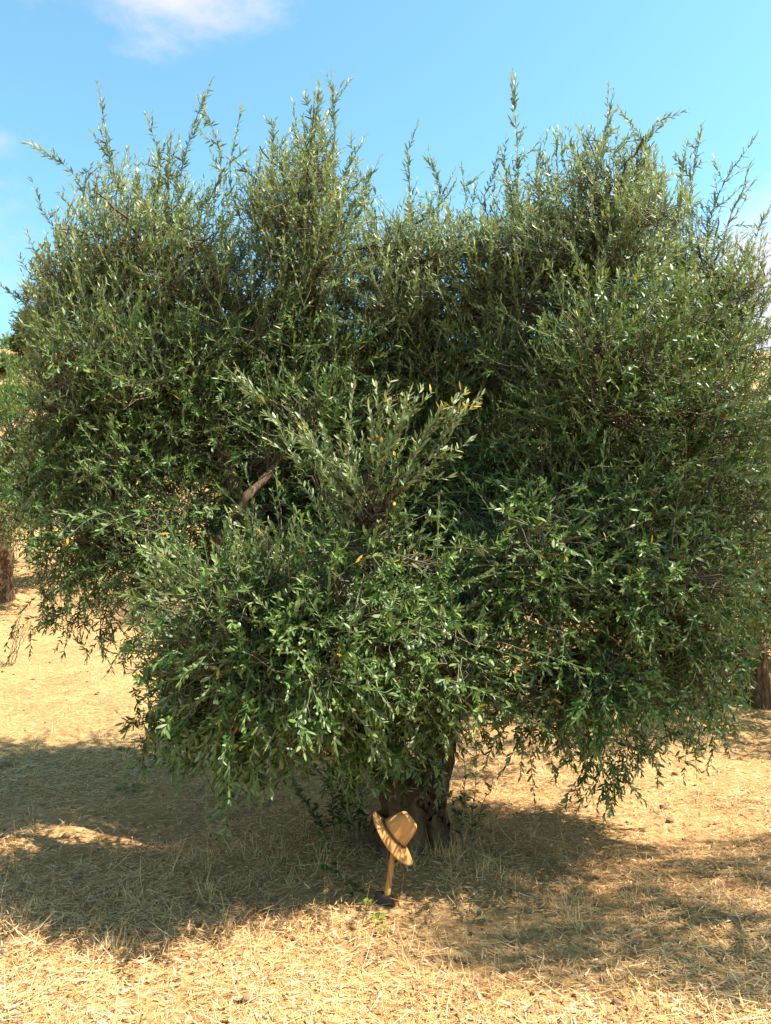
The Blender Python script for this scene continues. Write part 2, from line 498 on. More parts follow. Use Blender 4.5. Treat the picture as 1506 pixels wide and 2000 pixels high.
# crown: lobes > clumps > shoots
#        px   py    d    rx   ry   depth_m n  up   droop shoots light
LOBES = [
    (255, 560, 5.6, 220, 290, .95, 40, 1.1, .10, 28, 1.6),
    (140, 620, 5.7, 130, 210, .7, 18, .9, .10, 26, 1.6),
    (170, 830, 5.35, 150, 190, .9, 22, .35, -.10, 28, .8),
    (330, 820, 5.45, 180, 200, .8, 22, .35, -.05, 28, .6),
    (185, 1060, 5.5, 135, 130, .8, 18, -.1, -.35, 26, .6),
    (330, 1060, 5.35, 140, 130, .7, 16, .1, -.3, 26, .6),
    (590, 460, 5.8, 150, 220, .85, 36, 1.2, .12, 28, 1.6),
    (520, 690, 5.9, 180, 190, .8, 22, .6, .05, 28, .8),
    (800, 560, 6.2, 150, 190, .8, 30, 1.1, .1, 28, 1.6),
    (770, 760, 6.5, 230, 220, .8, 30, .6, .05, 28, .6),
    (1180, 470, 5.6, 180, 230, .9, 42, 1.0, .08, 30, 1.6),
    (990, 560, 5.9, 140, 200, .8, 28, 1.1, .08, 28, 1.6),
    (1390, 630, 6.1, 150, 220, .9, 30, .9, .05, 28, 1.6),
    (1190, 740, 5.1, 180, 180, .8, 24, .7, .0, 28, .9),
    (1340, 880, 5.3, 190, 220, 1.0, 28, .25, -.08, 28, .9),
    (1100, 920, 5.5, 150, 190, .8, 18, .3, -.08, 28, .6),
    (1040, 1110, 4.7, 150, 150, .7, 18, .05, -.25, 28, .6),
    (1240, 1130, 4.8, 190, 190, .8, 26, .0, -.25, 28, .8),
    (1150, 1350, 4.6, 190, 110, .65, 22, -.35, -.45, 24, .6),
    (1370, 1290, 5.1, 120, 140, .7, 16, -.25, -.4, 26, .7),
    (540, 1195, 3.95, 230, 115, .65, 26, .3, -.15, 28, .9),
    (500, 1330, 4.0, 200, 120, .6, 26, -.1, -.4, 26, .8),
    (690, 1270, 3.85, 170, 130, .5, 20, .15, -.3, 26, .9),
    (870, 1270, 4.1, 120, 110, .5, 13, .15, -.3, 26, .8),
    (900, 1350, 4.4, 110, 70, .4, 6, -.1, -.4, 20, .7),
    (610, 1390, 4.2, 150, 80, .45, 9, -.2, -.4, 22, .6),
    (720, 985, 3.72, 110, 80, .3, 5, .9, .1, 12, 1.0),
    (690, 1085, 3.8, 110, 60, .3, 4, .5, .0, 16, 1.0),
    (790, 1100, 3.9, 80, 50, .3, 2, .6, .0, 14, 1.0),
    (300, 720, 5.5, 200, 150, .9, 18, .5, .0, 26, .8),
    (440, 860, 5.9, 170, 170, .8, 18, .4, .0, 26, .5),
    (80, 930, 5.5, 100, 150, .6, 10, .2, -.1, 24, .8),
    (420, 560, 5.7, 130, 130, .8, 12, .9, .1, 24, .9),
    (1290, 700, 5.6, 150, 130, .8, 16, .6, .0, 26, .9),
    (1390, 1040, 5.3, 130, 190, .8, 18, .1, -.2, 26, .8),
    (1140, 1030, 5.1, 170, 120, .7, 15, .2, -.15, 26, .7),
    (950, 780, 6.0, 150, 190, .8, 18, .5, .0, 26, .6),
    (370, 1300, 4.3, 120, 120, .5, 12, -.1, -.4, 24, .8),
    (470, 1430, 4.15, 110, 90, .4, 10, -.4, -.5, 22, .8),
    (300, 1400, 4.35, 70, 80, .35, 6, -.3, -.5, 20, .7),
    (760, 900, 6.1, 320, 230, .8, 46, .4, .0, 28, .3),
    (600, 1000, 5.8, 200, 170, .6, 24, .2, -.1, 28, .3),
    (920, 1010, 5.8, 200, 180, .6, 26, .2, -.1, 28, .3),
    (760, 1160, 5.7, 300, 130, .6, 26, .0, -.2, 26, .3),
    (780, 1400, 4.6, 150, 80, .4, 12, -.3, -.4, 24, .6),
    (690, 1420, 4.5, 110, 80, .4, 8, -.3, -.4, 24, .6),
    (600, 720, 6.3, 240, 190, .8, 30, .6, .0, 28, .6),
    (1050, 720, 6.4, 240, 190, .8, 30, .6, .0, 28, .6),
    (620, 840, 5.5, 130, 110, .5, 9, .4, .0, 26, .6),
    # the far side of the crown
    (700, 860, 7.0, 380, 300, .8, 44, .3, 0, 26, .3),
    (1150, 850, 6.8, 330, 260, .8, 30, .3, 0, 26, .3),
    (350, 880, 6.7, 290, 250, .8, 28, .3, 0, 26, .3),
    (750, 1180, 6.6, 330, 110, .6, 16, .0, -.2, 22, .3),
]
fib = lambda n: (lambda i: np.stack([np.cos(i*2.39996)*np.sqrt(1-(1-(2*i+1)/n)**2), np.sin(i*2.39996)*np.sqrt(1-(1-(2*i+1)/n)**2), 1-(2*i+1)/n], 1))(np.arange(n))
sb, sd, sL, sbend, slight = [], [], [], [], []
brA, brB, brS, brR = [], [], [], []
tw0, tw1 = [], []

# outline of the crown's body as it stands over the ground, used to prune shoots that would outgrow it
OUT = np.array([(40, 560), (62, 490), (90, 450), (130, 405), (165, 350), (210, 305), (260, 270), (300, 255), (340, 285), (370, 335), (400, 360), (430, 340), (450, 315), (490, 300), (530, 270), (570, 265), (600, 225), (645, 225), (670, 295), (710, 330), (735, 385),
    (745, 440), (775, 410), (800, 365), (850, 380), (900, 405), (950, 405), (990, 340), (1020, 345), (1050, 310), (1090, 270), (1150, 265), (1200, 250), (1250, 255), (1290, 300), (1340, 340), (1370, 410), (1420, 440), (1470, 440), (1540, 440), (1580, 700), (1570, 1250),
    (1490, 1290), (1450, 1400), (1400, 1440), (1310, 1430), (1250, 1455), (1180, 1500), (1100, 1480), (1040, 1440), (980, 1450), (920, 1440), (860, 1530), (790, 1520), (720, 1550), (640, 1500), (560, 1500), (520, 1570), (435, 1590), (405, 1500), (330, 1500), (280, 1470),
    (292, 1380), (250, 1280), (150, 1255), (70, 1225), (55, 1120), (45, 1000), (35, 850), (30, 680)], float)
def inside(p):
    rel = p - np.array((0, 0, CAM_Z)); c_, s_ = math.cos(PITCH), math.sin(PITCH)
    dp = rel[:, 1]*c_ + rel[:, 2]*s_; uu = -rel[:, 1]*s_ + rel[:, 2]*c_
    x, y = 753 + F*rel[:, 0]/dp + rng.normal(size=len(p))*9, 1000 - F*uu/dp + rng.normal(size=len(p))*9
    r = np.zeros(len(p), bool)
    for (x0, y0), (x1, y1) in zip(OUT, np.roll(OUT, -1, 0)):
        c = ((y0 > y) != (y1 > y)) & (x < (x1-x0)*(y-y0)/((y1-y0) if y1 != y0 else 1e-9) + x0)
        r ^= c
    return r

def add_shoots(b, d, L, bend, light):
    sb.append(b); sd.append(d); sL.append(L); sbend.append(bend); slight.append(light)

for (px, py, d, rx, ry, rd, nc, up, droop, ns, light) in LOBES:
    d = back(d)
    c = P(px, py, d); R = np.maximum(np.array((rx*d/F-.19, rd-.12, ry*d/F-.17)), .10)
    dirs = fib(nc); 
    aa = rng.uniform(0, 6.28); ca, sa = math.cos(aa), math.sin(aa)
    dirs = np.stack([dirs[:, 0]*ca-dirs[:, 1]*sa, dirs[:, 0]*sa+dirs[:, 1]*ca, dirs[:, 2]], 1) + rng.normal(size=(nc, 3))*.18
    dirs = norm(dirs)
    cp = c + dirs*R*rng.uniform(.35, 1.12, (nc, 1)) + rng.normal(size=(nc, 3))*.05
    for k in range(nc):
        p = cp[k]
        w = np.linalg.norm(limb_nodes-p, axis=1) + .25*np.maximum(limb_nodes[:, 2]-p[2], 0)
        a = limb_nodes[w.argmin()]
        brA.append(a); brB.append(p); brS.append((0, 0, .12*np.linalg.norm(a-p))); brR.append((.011+.006*rng.random(), .004))
        m = int(ns*rng.uniform(.7, 1.3))
        off = rng.normal(size=(m, 3))*np.array((.13, .13, .11))
        b = p + off
        dd = norm(dirs[k]*.45 + np.array((0, 0, up)) + norm(off)*.6 + rng.normal(size=(m, 3))*.55)
        L = rng.uniform(.12, .33, m)
        bend = np.stack([rng.normal(size=m)*.15, rng.normal(size=m)*.15, droop + rng.normal(size=m)*.15 + .12], 1)
        ok = inside(b + dd*L[:, None]*1.02 + bend*L[:, None])
        b, dd, L, bend = b[ok], dd[ok], L[ok], bend[ok]; m = len(b)
        if m == 0:
            for q_ in (brA, brB, brS, brR): q_.pop()
            continue
        add_shoots(b, dd, L, bend, np.full(m, light))
        t = rng.uniform(.55, 1, (m, 1))
        tw0.append(a*(1-t) + p*t + np.array((0, 0, .12*np.linalg.norm(a-p)))*2*t*(1-t)); tw1.append(b)

# upright leaders standing out of the top, and trailing shoots hanging from the skirt
SPIRES = [(195, 430, 112, 305, 5.6), (250, 400, 203, 238, 5.6), (300, 400, 285, 226, 5.6), (330, 380, 335, 262, 5.5), (345, 400, 398, 186, 5.4), (375, 420, 420, 205, 5.4), (165, 440, 175, 325, 5.7),
          (530, 400, 537, 208, 5.8), (590, 380, 598, 155, 5.8), (600, 380, 625, 170, 5.7), (620, 380, 650, 168, 5.8), (640, 400, 640, 225, 5.8), (560, 420, 575, 250, 5.8), (660, 420, 692, 282, 5.8), (470, 430, 462, 255, 5.8), (490, 400, 445, 285, 5.8), (680, 450, 722, 345, 5.8),
          (800, 470, 796, 290, 6.2), (830, 480, 850, 322, 6.3), (880, 500, 901, 328, 6.2), (920, 500, 928, 365, 6.1), (770, 520, 745, 410, 6.2),
          (1005, 440, 1000, 176, 5.7), (1010, 440, 975, 270, 5.8), (990, 460, 966, 310, 5.8), (1060, 420, 1049, 268, 5.6), (1110, 380, 1110, 232, 5.6), (1140, 380, 1148, 232, 5.5), (1190, 370, 1190, 212, 5.6), (1235, 380, 1236, 218, 5.6),
          (1270, 400, 1288, 208, 5.6), (1330, 440, 1345, 245, 5.7), (1340, 440, 1370, 250, 5.8), (1380, 500, 1425, 338, 6.0), (1410, 510, 1460, 352, 6.1), (1450, 520, 1500, 400, 6.2), (1080, 400, 1085, 260, 5.7),
          (110, 520, 78, 402, 5.7), (90, 560, 52, 460, 5.8), (85, 620, 32, 575, 5.8), (80, 700, 52, 640, 5.6), (70, 560, 62, 505, 5.7),
          # the open sprig in front
          (710, 1010, 690, 745, 3.65), (735, 940, 735, 760, 3.6), (770, 930, 800, 765, 3.6), (790, 930, 905, 768, 3.55), (770, 960, 918, 860, 3.6), (690, 980, 520, 810, 3.7), (680, 950, 632, 840, 3.7), (700, 960, 680, 830, 3.7), (800, 930, 860, 800, 3.6),
          (830, 900, 925, 790, 3.55), (760, 900, 840, 770, 3.55), (800, 900, 935, 775, 3.55), (720, 900, 760, 750, 3.6), (650, 930, 610, 850, 3.65), (600, 930, 540, 820, 3.65), (770, 960, 890, 830, 3.55), (640, 960, 575, 890, 3.7), (560, 1080, 470, 1000, 3.8), (480, 1110, 440, 1030, 3.85), (420, 1140, 330, 1080, 3.9), (350, 1160, 270, 1125, 4.0),
          (520, 790, 465, 735, 4.7), (190, 760, 90, 640, 5.0), (170, 790, 70, 690, 5.0), (1170, 700, 1175, 540, 4.9), (1130, 760, 1110, 620, 4.9)]
for (x0, y0, x1, y1, d) in SPIRES:
    front = d < 4.2; d = back(d)
    a, b = P(x0, y0, d), P(x1, y1, d-.05)
    ln = np.linalg.norm(b-a)
    # main leader, in leafy segments
    nseg = max(2, int(ln/.20))
    if not front: b = a + (b-a)*rng.uniform(.78, 1.03)
    side = norm(np.cross(b-a, (0, 1, 0.))); cv = rng.normal()*.10*ln
    q = lambda t: a + (b-a)*t + side*cv*math.sin(math.pi*t) + np.array((0, .05*math.sin(3*t), 0))
    for k in range(nseg):
        p0, p1 = q(k/nseg), q((k+1)/nseg)
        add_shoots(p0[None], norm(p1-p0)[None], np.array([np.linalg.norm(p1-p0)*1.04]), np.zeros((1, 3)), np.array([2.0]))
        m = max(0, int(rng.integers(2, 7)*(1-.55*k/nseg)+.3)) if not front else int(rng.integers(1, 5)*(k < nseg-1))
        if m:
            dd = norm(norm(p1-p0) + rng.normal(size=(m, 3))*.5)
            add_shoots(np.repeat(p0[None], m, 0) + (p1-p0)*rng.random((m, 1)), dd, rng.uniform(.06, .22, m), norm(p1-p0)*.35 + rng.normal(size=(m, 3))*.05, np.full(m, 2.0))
    w = np.linalg.norm(limb_nodes-a, axis=1); n0 = limb_nodes[w.argmin()]
    brA.append(n0); brB.append(a); brS.append((0, 0, 0)); brR.append((.010, .004))

HANG = [(120, 1150, 80, 1270, 5.5), (170, 1160, 160, 1290, 5.5), (220, 1160, 215, 1300, 5.3), (80, 1180, 70, 1285, 5.5), (270, 1180, 255, 1330, 4.7), (290, 1380, 275, 1490, 4.2), (340, 1400, 340, 1510, 4.2), (470, 1430, 470, 1600, 4.1), (440, 1450, 440, 1590, 4.1), (510, 1430, 520, 1585, 4.1),
        (400, 1420, 400, 1500, 4.1), (560, 1420, 550, 1490, 4.1), (1010, 1400, 1000, 1560, 4.6), (980, 1420, 985, 1520, 4.6), (1060, 1410, 1040, 1480, 4.5), (1140, 1430, 1130, 1540, 4.5), (1190, 1430, 1195, 1625, 4.5), (1215, 1440, 1185, 1590, 4.5), (1240, 1420, 1280, 1545, 4.5), (1180, 1440, 1150, 1600, 4.5),
        (1300, 1390, 1310, 1475, 4.8), (1360, 1400, 1365, 1500, 4.9), (1400, 1390, 1410, 1470, 5.0), (720, 1400, 690, 1470, 4.4), (880, 1400, 900, 1490, 4.4), (930, 1400, 940, 1450, 4.5), (870, 1260, 935, 1200, 4.0), (950, 1260, 1015, 1230, 4.0), (780, 1500, 790, 1545, 4.75), (700, 1480, 720, 1530, 4.75), (840, 1480, 845, 1560, 4.75), (455, 1470, 450, 1610, 4.15), (500, 1480, 495, 1605, 4.15), (540, 1470, 560, 1560, 4.2), (600, 1460, 610, 1550, 4.3), (420, 1450, 425, 1560, 4.1), (350, 1420, 335, 1530, 4.2), (300, 1400, 268, 1500, 4.2),
        (660, 1470, 655, 1545, 4.4), (740, 1480, 745, 1570, 4.7), (700, 1500, 705, 1570, 4.7), (860, 1480, 872, 1590, 4.75), (1100, 1440, 1095, 1530, 4.5), (1260, 1440, 1290, 1520, 4.55), (1330, 1400, 1345, 1500, 4.8), (200, 1220, 190, 1310, 5.3), (240, 1240, 262, 1345, 5.0)]
for (x0, y0, x1, y1, d) in HANG:
    d = back(d)
    a, b = P(x0, y0, d), P(x1, y1, d)
    ln = np.linalg.norm(b-a)*rng.uniform(.75, 1.02); m = int(rng.integers(5, 12))
    bb = a + rng.normal(size=(m, 3))*.06 + (b-a)*rng.uniform(0, .45, (m, 1))
    dd = norm(b-a)[None]*.8 + rng.normal(size=(m, 3))*.42
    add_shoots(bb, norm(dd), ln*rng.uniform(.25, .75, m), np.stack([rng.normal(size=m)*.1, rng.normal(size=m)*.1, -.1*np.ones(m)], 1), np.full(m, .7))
    w = np.linalg.norm(limb_nodes-a, axis=1); n0 = limb_nodes[w.argmin()]
    brA.append(n0); brB.append(a); brS.append((0, 0, .1)); brR.append((.009, .003))

sb, sd, sL, sbend, slight = (np.concatenate(x) for x in (sb, sd, sL, sbend, slight))
# leaf spacing of about 2 cm: three length classes of shoot
leafO, leafD, leafN, leafT, leafL, leafLt = [], [], [], [], [], []
wood = Acc()
GREY, YOUNG, BROWN = np.array((.13, .105, .065)), np.array((.20, .215, .10)), np.array((.075, .052, .034))
for lo, hi, pr in ((0, .14, 6), (.14, .21, 9), (.21, .29, 12), (.29, .8, 15)):
    m = (sL >= lo) & (sL < hi)
    stem, O, D, Nn, T, ll, sid = grow_shoots(sb[m], sd[m], sL[m], sbend[m], pr)
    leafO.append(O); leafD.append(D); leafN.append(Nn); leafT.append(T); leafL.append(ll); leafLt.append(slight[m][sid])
    Vt, Qt = tubes(stem, np.broadcast_to(np.linspace(.0026, .0012, 5), stem.shape[:2]).copy(), 3)
    cc = np.repeat(np.linspace(0, 1, 5)[None, :, None], len(stem), 0)
    cc = np.repeat((GREY*(1-cc)+YOUNG*cc)[:, :, None], 3, 2).reshape(-1, 3)
    wood.add(Vt, Qt, cc)
leafO, leafD, leafN, leafT, leafL, leafLt = (np.concatenate(x) for x in (leafO, leafD, leafN, leafT, leafL, leafLt))
# branches and twigs
brA, brB, brS, brR = (np.array(x) for x in (brA, brB, brS, brR))
pts, rad = bezier_branches(brA, brB, brS, brR[:, 0], brR[:, 1], 8)
Vb, Qb = tubes(pts, rad, 5)
link('branches', mesh_np('branches', Vb-TB, Qb, np.broadcast_to(BROWN, Vb.shape)), tree, M_twig)['kind'] = 'stuff'
tw0, tw1 = np.concatenate(tw0), np.concatenate(tw1)
pts, rad = bezier_branches(tw0, tw1, rng.normal(size=tw0.shape)*.03, np.full(len(tw0), .0042), np.full(len(tw0), .0026), 4)
Vt, Qt = tubes(pts, rad, 3)
wood.add(Vt, Qt, GREY*.8)
tme = wood.mesh('twigs')
tme.transform(Matrix.Translation(-Vector(TB)))
link('twigs', tme, tree, M_twig)['kind'] = 'stuff'

nL = len(leafO)
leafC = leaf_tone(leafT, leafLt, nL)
leafL = leafL*np.where(leafLt > 1.8, rng.uniform(.9, 1.25, nL), rng.uniform(.8, 1.1, nL)); leafW = leafL*rng.uniform(.21, .34, nL)
leafB = rng.normal(size=nL)*.17 - .06
# the 300 leaves that show largest become parts, one by one
c_, s_ = math.cos(PITCH), math.sin(PITCH)
rel = leafO - np.array((0, 0, CAM_Z))
dep = rel[:, 1]*c_ + rel[:, 2]*s_
upv = -rel[:, 1]*s_ + rel[:, 2]*c_
inx = (np.abs(rel[:, 0]/dep) < .47) & (np.abs(upv/dep) < .63)
face = np.abs(np.sum(norm(rel)*leafD, 1))
score = np.where(inx, leafL*np.sqrt(1-face**2)/dep, 0) * np.where(leafLt > 1.8, 1.5, 1)
pickl = np.argsort(-score)[:300]
bulk = np.ones(nL, bool); bulk[pickl] = False
def single_leaf(col):
    z = np.zeros((1, 3))
    V, Q = ribbons(z, np.array([[0, 1., 0]]), np.array([[0, 0, 1.]]), np.ones(1), np.full(1, .23), (0, .12, .3, .55, .8, 1), (.12, .5, .85, 1, .62, .05), np.full(1, -.08))
    me = mesh_np('leaf', V, Q, np.broadcast_to(np.array(col), V.shape)); me.materials.append(M_leaf); return me
lm = [single_leaf(c) for c in ((.06, .092, .03), (.08, .11, .038), (.105, .135, .05), (.14, .17, .07), (.45, .26, .04))]
for i in pickl:
    d = leafD[i]; s = norm(np.cross(d, leafN[i])); n = np.cross(s, d)
    j = 4 if leafC[i][0] > .25 else min(3, int(np.argmin([abs(leafC[i][1]-c) for c in (.092, .11, .135, .17)])))
    o = bpy.data.objects.new('leaf', lm[j]); C.objects.link(o); o.parent = tree
    L = leafL[i]
    m4 = Matrix(((s[0]*L, d[0]*L, n[0]*L, 0), (s[1]*L, d[1]*L, n[1]*L, 0), (s[2]*L, d[2]*L, n[2]*L, 0), (0, 0, 0, 1)))
    o.matrix_local = Matrix.Translation(Vector(leafO[i]-TB)) @ m4
facc = Acc()
for sel, lt_, lw_ in ((bulk & (dep < 4.8), LT2, LW2), (bulk & (dep >= 4.8) & (dep < 6.05), (0, .45, 1), (.3, 1, .1)), (bulk & (dep >= 6.05), (0, 1), (.85, .45))):
    V, Q = ribbons(leafO[sel], leafD[sel], leafN[sel], leafL[sel], leafW[sel], lt_, lw_, leafB[sel])
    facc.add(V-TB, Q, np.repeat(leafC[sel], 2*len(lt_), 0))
fol = link('foliage', facc.mesh('foliage'), tree, M_leaf); fol['kind'] = 'stuff'

# olives: hung in small bunches at the places the photograph shows them
def olive_mesh():
    import bmesh
    bm = bmesh.new(); bmesh.ops.create_uvsphere(bm, u_segments=12, v_segments=8, radius=1)
    for v in bm.verts:
        v.co.x *= .0088*(1-.1*v.co.z); v.co.y *= .0088*(1-.1*v.co.z); v.co.z *= .0112
    for f in bm.faces: f.smooth = True
    me = bpy.data.meshes.new('olive'); bm.to_mesh(me); bm.free(); me.materials.append(M_olive); return me
om = olive_mesh()
OL = [(697, 1195, 4), (706, 1164, 1), (702, 1206, 1), (772, 1192, 1), (860, 1225, 4), (875, 1240, 5), (820, 1255, 3), (812, 1270, 3), (795, 1258, 2), (935, 1250, 3), (890, 1260, 2), (720, 1375, 4), (668, 1420, 2), (895, 1345, 3), (900, 1330, 2),
      (420, 1380, 2), (405, 1415, 1), (448, 1335, 1), (480, 1360, 1), (512, 1350, 1), (555, 1330, 2), (600, 1400, 3), (560, 1415, 2), (860, 1390, 3), (620, 1345, 2), (700, 1330, 3), (730, 1310, 2), (640, 1380, 2), (760, 1290, 2), (590, 1260, 1), (470, 1230, 1), (410, 1300, 1)]
stalk = []
for px, py, k in OL:
    ray = np.array(px_dir(px, py))
    rl = leafO - np.array((0, 0, CAM_Z)); al = rl@ray
    off = np.linalg.norm(rl - al[:, None]*ray, axis=1)
    near = al[(off < .05) & (al > 2.5)]
    d0 = (np.quantile(near, .04) if len(near) else 4.0)*ray[1] - .02
    c = P(px, py, d0)
    for j in range(k):
        p = c + np.array((rng.normal()*.016, rng.normal()*.012, rng.normal()*.018-.008*j))
        o = bpy.data.objects.new('olive', om); C.objects.link(o); o.parent = tree
        o.location = p-TB; s = rng.uniform(.85, 1.15); o.scale = (s, s, s)
        o.rotation_euler = (rng.normal()*.35, rng.normal()*.35, rng.uniform(0, 6))
        top = p + np.array((0, 0, .011))
        stalk.append(np.stack([top, top+np.array((.002, 0, .012)), c+np.array((0, .01, .05)), c+np.array((.01, .05, .11))]))
stalk = np.array(stalk)
Vt, Qt = tubes(stalk, np.full(stalk.shape[:2], .0012), 3)
link('fruit_stalks', mesh_np('fruit_stalks', Vt-TB, Qt, np.broadcast_to(np.array((.26, .25, .14)), Vt.shape)), tree, M_twig)['kind'] = 'stuff'

# ---------------------------------------------------------------- other trees of the grove (one build, individual copies)
def grove_tree(seed, h=3.6, w=2.2, nclump=84, nshoot=34, fork=True):
    acc_b = Acc(); r = np.random.default_rng(seed)
    crown_c = np.array((0, 0, h*.60)); R = np.array((w, w, h*.42))
    dirs = norm(fib(nclump) + r.normal(size=(nclump, 3))*.2)
    low = dirs[:, 2] < -.55
    cp = crown_c + dirs*R*r.uniform(.5, .97, (nclump, 1))
    b, d, L, be, t0, t1 = [], [], [], [], [], []
    hubs = np.array([(0, 0, .9), (.5, .1, 1.5), (-.5, .2, 1.5), (.1, -.5, 1.6), (.6, .3, 2.2), (-.6, -.2, 2.3), (0, .4, 2.4)])
    for k in range(nclump):
        m = nshoot
        off = r.normal(size=(m, 3))*.16
        b.append(cp[k]+off)
        upk = .6 if dirs[k][2] > 0 else -.25
        d.append(norm(dirs[k]*.7+np.array((0, 0, upk))+norm(off)*.6+r.normal(size=(m, 3))*.35))
        L.append(r.uniform(.2, .42, m)); be.append(np.stack([r.normal(size=m)*.15, r.normal(size=m)*.15, np.full(m, .1 if dirs[k][2] > 0 else -.35)], 1))
        hb = hubs[np.linalg.norm(hubs-cp[k], axis=1).argmin()]
        t0.append(hb); t1.append(cp[k])
    b, d, L, be = (np.concatenate(x) for x in (b, d, L, be))
    stem, O, D, Nn, T, ll, sid = grow_shoots(b, d, L, be, 9, leaf_len=.072)
    V, Q = ribbons(O, D, Nn, ll, ll*.24, (0, .5, 1), (.25, 1, .1), np.full(len(O), -.05))
    fm = mesh_np('foliage', V, Q, np.repeat(leaf_tone(T, np.full(len(O), .8), len(O)), 6, 0)); fm.materials.append(M_far)
    pts, rad = bezier_branches(np.array(t0), np.array(t1), np.zeros((nclump, 3)), np.full(nclump, .02), np.full(nclump, .005), 6)
    Vb, Qb = tubes(pts, rad, 4)
    bmsh = mesh_np('branches', Vb, Qb, np.broadcast_to(BROWN, Vb.shape)); bmsh.materials.append(M_twig)
    tl = [(smooth_path([(0, 0, -.2), (0, 0, .3), (.03, 0, .8), hubs[1], hubs[4]], 12), np.linspace(.24, .06, 12)),
          (smooth_path([(0, .05, -.2), (-.05, 0, .5), hubs[2], hubs[5]], 12), np.linspace(.2, .06, 12)),
          (smooth_path([(.05, 0, .4), hubs[0], hubs[3]], 10), np.linspace(.15, .06, 10)),
          (smooth_path([(0, 0, .7), hubs[0], hubs[6]], 10), np.linspace(.13, .05, 10))]
    return fm, bmsh, tl
fm, bmsh, gtl = grove_tree(3)
proto = empty('olive_tree', (0, 0, 0))
tk = fused('trunk', gtl, .035, .03, proto, (0, 0, 0), M_bark)
link('foliage', fm, proto)['kind'] = 'stuff'
link('branches', bmsh, proto)['kind'] = 'stuff'
def copy_tree(src):
    r = src.copy(); C.objects.link(r)
    for ch in src.children:
        c = ch.copy(); C.objects.link(c); c.parent = r
    return r
GROVE = [
    ((-7.1, 14.3), 1.9, 1.2, 'olive tree with reddish trunk, cut by the left edge of the photo'),
    ((4.25, 9.1), 0.4, .95, 'olive tree with dark trunk behind the right skirt of the big tree'),
    ((6.4, 10.8), 2.7, 1.1, 'olive tree at the right edge of the photo, silvery against white cloud'),
    ((-1.6, 14.5), 4.0, 1.0, 'olive tree wholly screened by the big tree, left of its trunk'),
    ((2.2, 15.0), 5.1, 1.05, 'olive tree on the slope behind the big tree, right of its trunk'),
    ((4.72, 3.85), 3.3, (.78, .52, 1.55), 'olive tree beside the big one, beyond the right edge, shading the foreground'),
]
for i, ((x, y), rz, s, lab) in enumerate(GROVE):
    o = proto if i == 0 else copy_tree(proto)
    o.location = (x, y, float(zf(x, y))); o.rotation_euler = (0, 0, rz); o.scale = s if isinstance(s, tuple) else (s, s, s)
    tag(o, lab, 'tree', 'olive trees standing round the big one')

# ---------------------------------------------------------------- ridge: scrub, tree and post at the left, scrub at the right
def bush(name, x, y, r, h, label, tint_, cat='bush', nshoot=260, ll=.16, trunk_h=0, group=None):
    z = float(zf(x, y))
    e = empty(name, (x, y, z)); tag(e, label, cat, group)
    dirs = norm(rng.normal(size=(nshoot, 3))); dirs[:, 2] = np.abs(dirs[:, 2]) if not trunk_h else dirs[:, 2]
    b = dirs*np.array((r, r, h*.5))*rng.uniform(.3, .9, (nshoot, 1)) + np.array((0, 0, trunk_h + (h*.5 if trunk_h else h*.1)))
    stem, O, D, Nn, T, l_, sid = grow_shoots(b, norm(dirs*.8+np.array((0, 0, .4))+rng.normal(size=dirs.shape)*.3), rng.uniform(.25, .5, nshoot)*max(.5, r), np.zeros_like(b), 7, leaf_len=ll)
    V, Q = ribbons(O, D, Nn, l_, l_*.4, (0, .5, 1), (.3, 1, .1), np.full(len(O), -.05))
    link('foliage', mesh_np('foliage', V, Q, np.repeat(pick([tint_], len(O)), 6, 0)), e, M_far)['kind'] = 'stuff'
    nst = 5
    A = np.zeros((nst, 3)) + rng.normal(size=(nst, 3))*np.array((.06, .06, 0)); A[:, 2] = -.1
    B = b[rng.choice(nshoot, nst)]
    pts, rad = bezier_branches(A, B, np.zeros((nst, 3)), np.full(nst, .05 if trunk_h else .02), np.full(nst, .015), 6)
    Vt, Qt = tubes(pts, rad, 5)
    link('stems', mesh_np('stems', Vt, Qt, np.broadcast_to(BROWN, Vt.shape)), e, M_twig)
    return e
def at(px, d): return (px-753)/F*d
bush('ridge_tree', at(62, 35), 35, 1.1, 2.0, 'small rounded tree on the skyline left of the big crown', (.10, .13, .045), 'tree', 420, .17, .6)
bush('scrub_bush', at(-8, 34), 34, .9, 1.1, 'dark green scrub bush on the ridge at the left edge', (.075, .10, .03))
bush('scrub_bush', at(10, 29.5), 29.5, .7, .6, 'low olive-brown scrub below the skyline tree', (.16, .15, .05))
bush('scrub_bush', at(75, 27), 27, .9, .7, 'yellowish scrub bush on the bank above the left olive tree', (.17, .16, .05))
bush('scrub_bush', at(45, 23), 23, .8, .7, 'green scrub bush halfway up the left bank', (.10, .14, .04))
bush('scrub_bush', at(-20, 21), 21, .8, .9, 'grey green scrub bush under the fence post', (.12, .15, .07))
